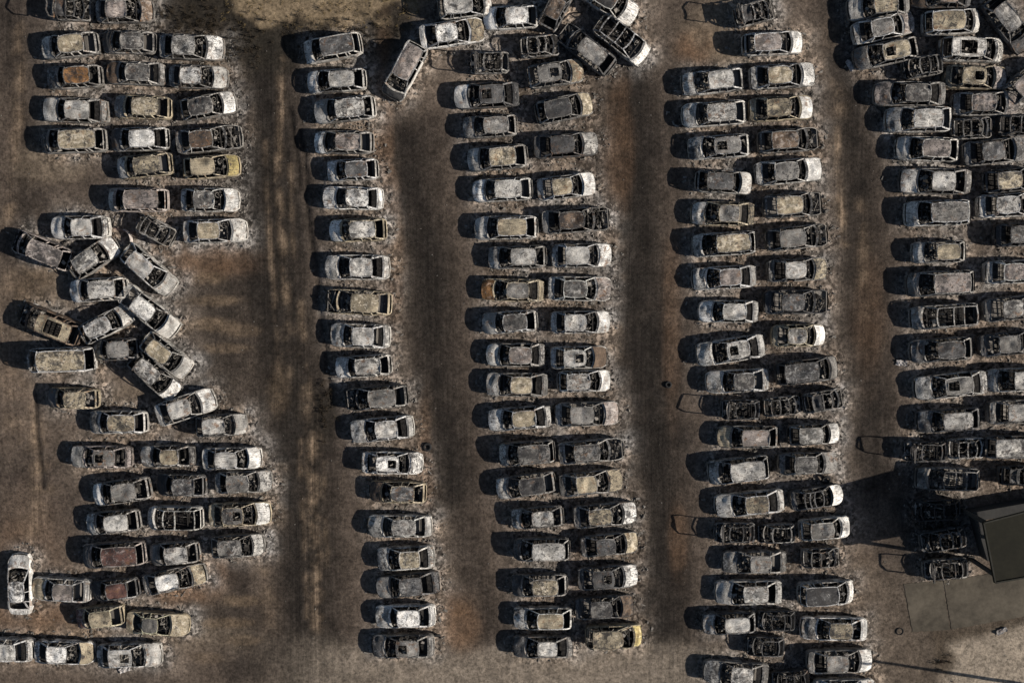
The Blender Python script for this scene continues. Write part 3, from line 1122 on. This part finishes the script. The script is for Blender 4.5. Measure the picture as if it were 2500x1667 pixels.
# burnt scrub across the top
top = np.clip(blob(440, 50, 130, 90) + blob(560, 110, 110, 60) + blob(820, 90, 160, 80) + blob(680, 60, 130, 34), 0, 1)
paint(top * .92, (0.022, 0.019, 0.015))
tan = 1 / (1 + np.exp((V - (48 + 110 * (n1 - .5) + 120 * (n2 - .5) - (U - 760) ** 2 * 4.5e-4)) / 6.0)) * (1 / (1 + np.exp((U - 960) / 18))) * (1 / (1 + np.exp((500 - U) / 14)))
paint(tan * (.75 + .4 * n2), (0.190, 0.146, 0.095))
lanes = lanes * (1 - tan)
# rusty and red earth
for x, y, rx, ry, k in ((440, 600, 120, 45, .6), (500, 560, 60, 30, .5), (415, 1330, 90, 55, .85), (470, 1300, 60, 60, .5), (1055, 1440, 45, 70, .75),
                        (905, 620, 18, 190, .45), (880, 330, 22, 240, .5), (975, 1050, 20, 150, .4), (1600, 110, 50, 40, .8), (1560, 1240, 25, 90, .4), (1340, 1330, 30, 120, .25),
                        (60, 1330, 90, 160, .35), (150, 1420, 170, 60, .5), (1420, 300, 30, 180, .35), (1545, 720, 22, 200, .3), (2000, 720, 40, 160, .25)):
    paint(blob(x, y, rx, ry) * k * (.3 + 1.0 * n2), (0.150, 0.088, 0.050))
for x, y, rx, ry, k in ((110, 370, 80, 45, .55), (1660, 60, 90, 50, .6), (300, 930, 110, 60, .4), (130, 690, 40, 90, .4), (1680, 130, 60, 24, .7), (330, 1460, 220, 40, .4)):
    paint(blob(x, y, rx, ry) * k, (0.165, 0.130, 0.094))
for x, y, rx, ry, k in ((480, 640, 40, 14, .6), (500, 690, 60, 12, .5), (490, 745, 60, 14, .6), (560, 760, 40, 14, .5), (520, 800, 50, 10, .45), (560, 1380, 50, 12, .6), (520, 1430, 60, 10, .6), (560, 1470, 40, 10, .5), (640, 900, 26, 60, .4),
                        (470, 1510, 40, 14, .4), (250, 640, 30, 20, .4), (60, 700, 30, 60, .5), (90, 620, 40, 40, .5), (1900, 1440, 40, 40, .25), (1980, 1330, 40, 60, .3)):
    paint(blob(x, y, rx, ry) * k * (.3 + n3), (0.150, 0.108, 0.070))
for x, y, rx, ry in ((545, 1320, 26, 40), (1150, 340, 30, 30), (20, 560, 30, 40), (660, 1500, 60, 40), (560, 1540, 50, 24)):
    paint(blob(x, y, rx, ry) * .75, (0.026, 0.021, 0.018))
# pale wheel tracks
tracks = np.zeros(U.shape)
for pts, w, sft, k in ((((648, 140), (640, 420), (650, 560), (662, 760)), 6, 4, .8), (((610, 330), (622, 600), (640, 860)), 4, 3, .5), (((690, 700), (712, 900), (735, 1010)), 5, 4, .6), (((668, 380), (676, 640)), 4, 3, .45), (((662, 780), (670, 860)), 26, 12, .25),
                       (((40, 30), (44, 210), (20, 520)), 9, 6, .6), (((716, 1010), (720, 1250), (735, 1440)), 11, 6, .85), (((690, 1010), (697, 1250), (708, 1420)), 4, 3, .5), (((742, 1060), (748, 1300)), 4, 3, .4),
                       (((1922, 300), (1930, 470), (1942, 560)), 6, 4, .75), (((1905, 60), (1925, 260)), 14, 9, .3), (((1975, 470), (1990, 720)), 8, 6, .35),
                       (((70, 950), (95, 1100), (80, 1240)), 22, 11, .55), (((15, 620), (40, 1000)), 30, 14, .35), (((600, 1290), (625, 1440)), 14, 10, .3),
                       (((685, 800), (720, 1000)), 10, 8, .5)):
    m = seg_mask(pts, w, sft * .8, 14, 77)
    tracks = np.maximum(tracks, m * k)
paint(np.clip(tracks * np.clip((n2 - .34) * 4.5, .08, 1.6) * (.5 + n3), 0, .9), (0.165, 0.122, 0.085))
# black scorched trench lines beside the single file
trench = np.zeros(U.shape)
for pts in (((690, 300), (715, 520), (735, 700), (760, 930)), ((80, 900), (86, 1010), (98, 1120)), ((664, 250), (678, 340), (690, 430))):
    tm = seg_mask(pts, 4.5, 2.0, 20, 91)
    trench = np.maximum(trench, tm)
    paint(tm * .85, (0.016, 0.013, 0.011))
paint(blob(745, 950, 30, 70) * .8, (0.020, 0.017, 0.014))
# bottom lane of paler earth and the paved apron in the corner
low = 1 / (1 + np.exp((1478 - V + 60 * (n1 - .5) + 12 * np.sin(U / 130)) / 9)) * (1 / (1 + np.exp((U - 1640) / 60))) * (1 / (1 + np.exp((700 - U) / 50)))
paint(low * .92, (0.185, 0.155, 0.124))
paint(blob(1860, 1330, 60, 260, wob=.5) * .0, (0.1, 0.08, 0.06))
right = 1 / (1 + np.exp((1985 - U + 30 * (n1 - .5)) / 16)) * (1 / (1 + np.exp((1300 - V) / 20)))
paint(right * .6, (0.098, 0.079, 0.061))
apron = 1 / (1 + np.exp(-(((V - 1450) + (U - 2240) * .30 + 50 * (n2 - .5) + 50 * (n1 - .5))) / 8)) * (1 / (1 + np.exp((2160 - U + 60 * (n1 - .5)) / 8)))
paint(apron * .95, (0.255, 0.215, 0.170))
weed = np.clip(seg_mask(((2160, 1462), (2230, 1446), (2420, 1405)), 17, 5, 24, 21) + blob(2168, 1518, 26, 34), 0, 1)
paint(weed * .85, (0.046, 0.035, 0.025))
# ash and rubble thrown round every car
rub = np.zeros(U.shape)
for x, y, hd, L in CAR_SPOTS:
    i0, i1 = np.searchsorted(gx, (x - 5.5, x + 5.5))
    j0, j1 = np.searchsorted(gy, (y - 3.5, y + 3.5))
    if i1 <= i0 or j1 <= j0:
        continue
    dx, dy = GX[j0:j1, i0:i1] - x - .25, GY[j0:j1, i0:i1] - y
    c, s = math.cos(hd), math.sin(hd)
    a, b_ = dx * c + dy * s, -dx * s + dy * c
    r = np.hypot(np.maximum(np.abs(a) - L * .44, 0), np.maximum(np.abs(b_) - .62, 0))
    rub[j0:j1, i0:i1] = np.maximum(rub[j0:j1, i0:i1], np.exp(-(r / .85) ** 2))
rub *= (1 - .0 * apron)
ash_tone = np.clip((fbm(GX * .5, GY * .5, 71) - .38) * 3.5, 0, 1)[..., None]
ashc = np.array((0.200, 0.191, 0.182)) * (1 - ash_tone) + np.array((0.215, 0.172, 0.136)) * ash_tone
m = np.clip(rub * np.clip((fbm(GX * .35, GY * .35, 88) - .25) * 2.6, .25, 1.25) * (.35 + 1.0 * n2), 0, .92)[..., None]
soil = soil * (1 - m) + ashc * m
soil *= (1 + (n3 - .5) * (.35 + .6 * rub))[..., None]
near = ((np.abs(GX) < 60) & (np.abs(GY) < 45))
GZ = np.where(near, (n3 - .5) * (.06 + .20 * rub) + (n2 - .5) * .06 - .02, -.02)
GZ = np.minimum(GZ, .12) - .16 * trench * near
GZ = np.where((U > 2070) & (V > 1290) & (V < 1475), GZ * .1 - .004, GZ)
ny_, nx_ = U.shape
idx = np.arange(nx_ * ny_).reshape(ny_, nx_)
quads = np.stack([idx[:-1, :-1], idx[:-1, 1:], idx[1:, 1:], idx[1:, :-1]], -1).reshape(-1, 4)
me = bpy.data.meshes.new('ground')
me.vertices.add(nx_ * ny_)
me.vertices.foreach_set('co', np.stack([GX, GY, GZ], -1).astype(np.float32).ravel())
me.loops.add(quads.size)
me.loops.foreach_set('vertex_index', quads.astype(np.int32).ravel())
me.polygons.add(len(quads))
me.polygons.foreach_set('loop_start', np.arange(0, quads.size, 4, dtype=np.int32))
me.polygons.foreach_set('use_smooth', np.ones(len(quads), dtype=bool))
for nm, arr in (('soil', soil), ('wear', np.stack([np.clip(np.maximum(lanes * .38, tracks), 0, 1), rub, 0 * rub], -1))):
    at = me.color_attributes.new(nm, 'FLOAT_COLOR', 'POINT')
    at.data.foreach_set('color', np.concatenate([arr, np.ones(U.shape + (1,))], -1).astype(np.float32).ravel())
me.update(calc_edges=True)
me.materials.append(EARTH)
g = bpy.data.objects.new('ground', me)
col.objects.link(g)
tag(g, kind='structure')


def ground_z(x, y):
    i = min(max(int(np.searchsorted(gx, x)), 0), nx_ - 1)
    j = min(max(int(np.searchsorted(gy, y)), 0), ny_ - 1)
    return float(GZ[j, i])


# ------------------------------------------------------------------ rubble, twigs and tufts nobody could count
rg = random.Random(3)
OCT = [(1, 0, 0), (0, 1, 0), (-1, 0, 0), (0, -1, 0), (0, 0, 1), (0, 0, -1)]
OCF = [(0, 1, 4), (1, 2, 4), (2, 3, 4), (3, 0, 4), (1, 0, 5), (2, 1, 5), (3, 2, 5), (0, 3, 5)]


def stone(mb, x, y, s):
    a = rg.uniform(0, 6.28)
    z = ground_z(x, y)
    ca, sa = math.cos(a), math.sin(a)
    k = (rg.uniform(.7, 1.5), rg.uniform(.6, 1.1), rg.uniform(.4, .8))
    vs = []
    for p in OCT:
        q = [p[i] * k[i] * s * rg.uniform(.7, 1.2) + rg.uniform(-.2, .2) * s for i in range(3)]
        vs.append((x + q[0] * ca - q[1] * sa, y + q[0] * sa + q[1] * ca, z + q[2] + s * .2))
    mb.add(vs, OCF)


mb = MB()
for x, y, hd, L in CAR_SPOTS:
    for _ in range(80):
        th = rg.uniform(0, 6.283)
        e = rg.uniform(.92, 1.22)
        px, py = math.cos(th) * (L / 2 + .25) * e, math.sin(th) * 1.12 * e
        c, s = math.cos(hd), math.sin(hd)
        stone(mb, x + px * c - py * s + .1, y + px * s + py * c, rg.choice((.025, .04, .05, .07, .09)) * rg.uniform(.8, 1.3))
for x, y, hd, L in CAR_SPOTS:
    for _ in range(9):
        th, e = rg.uniform(0, 6.283), rg.uniform(.95, 1.35)
        px, py = math.cos(th) * (L / 2 + .25) * e, math.sin(th) * 1.05 * e
        c, s = math.cos(hd), math.sin(hd)
        qx, qy = x + px * c - py * s, y + px * s + py * c
        sz = rg.uniform(.08, .30)
        mb.box((qx, qy, ground_z(qx, qy) + .03), (sz, sz * rg.uniform(.15, .6), .02), Matrix.Rotation(rg.uniform(0, 6.28), 3, 'Z') @ Matrix.Rotation(rg.uniform(-.35, .35), 3, 'X'), jit=.03, rng=rg)
for _ in range(1500):
    stone(mb, rg.uniform(-38, 38), rg.uniform(-27, 26), rg.choice((.02, .025, .03, .05)))
o = mb.build('rubble', ROCK)
tag(o, kind='stuff')


def tuft(mb, x, y, h, n, spread):
    z = ground_z(x, y)
    for _ in range(n):
        a, r = rg.uniform(0, 6.283), rg.uniform(.2, 1) * spread
        bx, by = x + rg.uniform(-.08, .08), y + rg.uniform(-.08, .08)
        mx, my, mz = bx + math.cos(a) * r * .5, by + math.sin(a) * r * .5, z + h * rg.uniform(.5, .9)
        w = rg.uniform(.008, .02)
        mb.bar((bx, by, z), (mx, my, mz), w, w)
        mb.bar((mx, my, mz), (bx + math.cos(a + .4) * r, by + math.sin(a + .4) * r, z + h * rg.uniform(.4, 1.0)), w * .7, w * .7)


mb = MB()
for u0, v0, ru, rv, cnt in ((440, 45, 100, 50, 120), (560, 90, 70, 50, 60), (760, 75, 160, 40, 110), (2168, 1520, 22, 26, 14), (745, 940, 20, 70, 30)):
    for _ in range(cnt):
        p = ground_at((u0 + rg.gauss(0, .55) * ru) / .9408, (v0 + rg.gauss(0, .55) * rv) / .9408)
        tuft(mb, p.x, p.y, rg.uniform(.12, .4), 7, rg.uniform(.15, .4))
tag(mb.build('undergrowth', TWIG), kind='stuff')
mb = MB()
for _ in range(200):
    u0, v0 = rg.uniform(500, 960), rg.uniform(-40, 66)
    p = ground_at(u0 / .9408, v0 / .9408)
    tuft(mb, p.x, p.y, rg.uniform(.05, .16), 5, rg.uniform(.08, .2))
tag(mb.build('dry_grass', DRYGRASS), kind='stuff')


# ------------------------------------------------------------------ the corner: canopy, low wall, concrete apron, pole
def prism(mb, pts, z0, z1, mi=0):
    n = len(pts)
    vs = [(p[0], p[1], z0) for p in pts] + [(p[0], p[1], z1) for p in pts]
    mb.add(vs, [tuple(range(n, 2 * n)), tuple(range(n - 1, -1, -1))] + [(i, (i + 1) % n, n + (i + 1) % n, n + i) for i in range(n)], mi)


ZR = 4.7
rt = [tile_at('C3', x, y, ZR) for x, y in ((2165, 930), (2800, 818), (2725, 380), (2090, 545))]
canopy = bpy.data.objects.new('canopy', None)
col.objects.link(canopy)
canopy.location = (rt[0].x, rt[0].y, 0)
loc = lambda p: (p.x - rt[0].x, p.y - rt[0].y)
mb = MB()
prism(mb, [loc(p) for p in rt], ZR - .22, ZR)
mb.build('roof', ROOFING, canopy)
ctr = (rt[0] + rt[1] + rt[2] + rt[3]) / 4
mb = MB()
for a, b in zip(rt, rt[1:] + rt[:1]):
    mb.bar((*loc(a.lerp(ctr, .012)), ZR + .045), (*loc(b.lerp(ctr, .012)), ZR + .045), .10, .08)
mb.build('roof_edge', simple('dark_edging', (.018, .018, .014), (.035, .034, .028), 3), canopy)
for p in rt:
    q = p.lerp(ctr, .12)
    mb = MB()
    mb.bar((*loc(q), 0), (*loc(q), ZR - .23), .24)
    mb.bar((*loc(q), 0), (*loc(q), .12), .45)
    mb.build('post', PLASTER, canopy)
tag(canopy, 'canopy with flat dark olive roof on posts beside the concrete apron', 'canopy')

ZW = 1.2
wp = [tile_at('C3', x, y, ZW) for x, y in ((2120, 790), (2030, 480), (2700, 362), (2712, 420), (2092, 530), (2158, 775))]
mb = MB()
prism(mb, [(p.x - wp[0].x, p.y - wp[0].y) for p in wp][::-1], -.05, ZW)
cap = mb.build('low_wall', PLASTER)
cap.location = (wp[0].x, wp[0].y, 0)
tag(cap, 'grey plastered corner wall standing under the edge of the olive canopy', 'wall')

apr = MB()
for quad in (((1585, 935), (1832, 915), (1880, 1228), (1640, 1240)), ((1840, 914), (2152, 868), (2800, 760), (2840, 1055), (1889, 1226))):
    worn = []
    for (xa, ya), (xb, yb) in zip(quad, quad[1:] + quad[:1]):
        m_ = int(math.hypot(xb - xa, yb - ya) / 14)
        worn += [(xa + (xb - xa) * i / m_ + (rg.uniform(-2.6, 2.6) if i else 0), ya + (yb - ya) * i / m_ + (rg.uniform(-2.6, 2.6) if i else 0)) for i in range(m_)]
    pts = [tile_at('C3', x, y, .02) for x, y in worn]
    prism(apr, [(p.x, p.y) for p in pts][::-1], -.08, .02)
tag(apr.build('pavement', CONCRETE), kind='structure')

tip = tile_at('C3', 1290, 1432, .75)
pole_h = 9.5
k = (pole_h - .75) / math.tan(SUN_EL)
base = Vector((tip.x + k * math.cos(SHADOW_UP), tip.y - k * math.sin(SHADOW_UP), 0))
pole = bpy.data.objects.new('utility_pole', None)
pole.location = base
col.objects.link(pole)
mb = MB()
prof = []
for z, r in ((-.1, .15), (4, .13), (pole_h, .10)):
    prof.append([(r * math.cos(2 * math.pi * i / 12), r * math.sin(2 * math.pi * i / 12), z) for i in range(13)])
mb.grid(prof)
mb.add([p for p in prof[-1][:12]], [tuple(range(12))])
mb.build('shaft', TIMBER, pole, smooth=40)
tag(pole, 'tall pole past the corner whose thin shadow crosses the paler paving', 'pole')

# ------------------------------------------------------------------ loose pieces
def ring_tyre(t, x, y, R, r, label, tilt=0.0, rim=False, colr=None):
    p = tile_at(t, x, y, 0.0)
    o = bpy.data.objects.new('wheel_remnant', None) if rim else None
    if rim:
        col.objects.link(o)
    rot = Matrix.Rotation(tilt, 3, 'X')
    m = MB()
    m.torus((0, 0, R * math.sin(abs(tilt)) * .8), R, r, rot, 24, 8)
    if rim:
        m.build('rim', METAL, o, smooth=60, color=(.30, .29, .28, .3))
    else:
        o = m.build('tyre_remnant', RUBBER, smooth=60)
    o.location = (p.x, p.y, ground_z(p.x, p.y) + r * .8)
    if rim:
        m = MB()
        for i in range(5):
            a = 2 * math.pi * i / 5
            q = rot @ Vector((R * math.cos(a), R * math.sin(a), 0))
            m.bar((0, 0, R * math.sin(abs(tilt)) * .8), (q.x, q.y, q.z + R * math.sin(abs(tilt)) * .8), .05)
        m.build('spokes', METAL, o, color=(.42, .41, .40, .25))
    tag(o, label, 'wheel' if rim else 'tyre', 'loose wheels and tyres')


ring_tyre('A2', 330, 1245, .27, .05, 'pale bare wheel rim leaning beside the burnt-through estate car', .7, True)
ring_tyre('B3', 922, 62, .24, .10, 'black tyre lying off the nose of the white sunroof sedan')
ring_tyre('B3', 985, 1255, .22, .09, 'black tyre standing at the tail of the bottom single-file sedan', 1.1)
ring_tyre('C3', 1560, 1237, .25, .035, 'thin charred tyre ring on bare earth left of the concrete apron')
ring_tyre('C3', 1085, 268, .26, .09, 'charred tyre between two right-file sedans above the building shadow', .4)
ring_tyre('C2', 82, 1068, .18, .08, 'small dark tyre in the soot lane left of the fourth block')

p = tile_at('A2', 1190, 640)
mb = MB()
arc = [(.75 * math.cos(t), .85 * math.sin(t)) for t in [math.radians(-75 + 150 * i / 10) for i in range(11)]]
mb.grid([[(x, y, .02) for x, y in arc], [(x * .96, y * .96, .40) for x, y in arc], [(x * .90, y * .92, .43) for x, y in arc], [(x * .88, y * .9, .02) for x, y in arc]])
o = mb.build('loose_bumper', METAL, smooth=40, color=(.40, .36, .34, .3))
o.location = (p.x - .5, p.y, ground_z(p.x, p.y))
tag(o, 'pale curved bumper lying on edge between the white hatchback and twisted shell', 'bumper')
p = tile_at('A2', 1140, 555)
mb = MB()
mb.box((0, 0, .10), (1.5, .10, .04), Matrix.Rotation(math.radians(-17), 3, 'Z'))
mb.box((.3, -.02, .055), (.9, .06, .05), Matrix.Rotation(math.radians(-4), 3, 'Z'))
o = mb.build('loose_sill', METAL, color=(.22, .15, .13, .3))
o.location = (p.x, p.y, ground_z(p.x, p.y))
tag(o, 'thin reddish metal strip lying behind the twisted stripped shell', 'metal strip')
for t, x, y, ang, label in (('A4', 1150, 1440, 20, 'pale crumpled door skin fallen beside the sunroof sedan in the bottom row'),
                            ('A1', 1010, 440, 10, 'pale scrap of sheet metal in the shadow of a dark bonnet'),
                            ('C1', 1240, 420, -60, 'pale torn scrap lying at the nose of a tan roofed hatchback'),
                            ('C3', 2205, 1232, 30, 'small white torn scrap in the dark strip below the concrete apron'),
                            ('C2', 1570, 930, -8, 'pale pinkish torn strip lying in front of a dark grey hatchback')):
    p = tile_at(t, x, y)
    rr_ = random.Random(int(x))
    mb = MB()
    nx2, ny2 = 6, 4
    rowsx = [[((i / nx2 - .5) * .8 + rr_.uniform(-.06, .06), (j / ny2 - .5) * .38 + rr_.uniform(-.05, .05), .06 + rr_.uniform(0, .12)) for j in range(ny2 + 1)] for i in range(nx2 + 1)]
    mb.grid(rowsx, flip=True)
    mb.grid([[(x_, y_, z_ - .015) for x_, y_, z_ in r] for r in rowsx])
    o = mb.build('scrap_panel', METAL, color=(.42, .40, .39, .25))
    o.location = (p.x, p.y, ground_z(p.x, p.y))
    o.rotation_euler = (0, 0, math.radians(ang))
    tag(o, label, 'scrap metal', 'loose scraps of sheet metal')
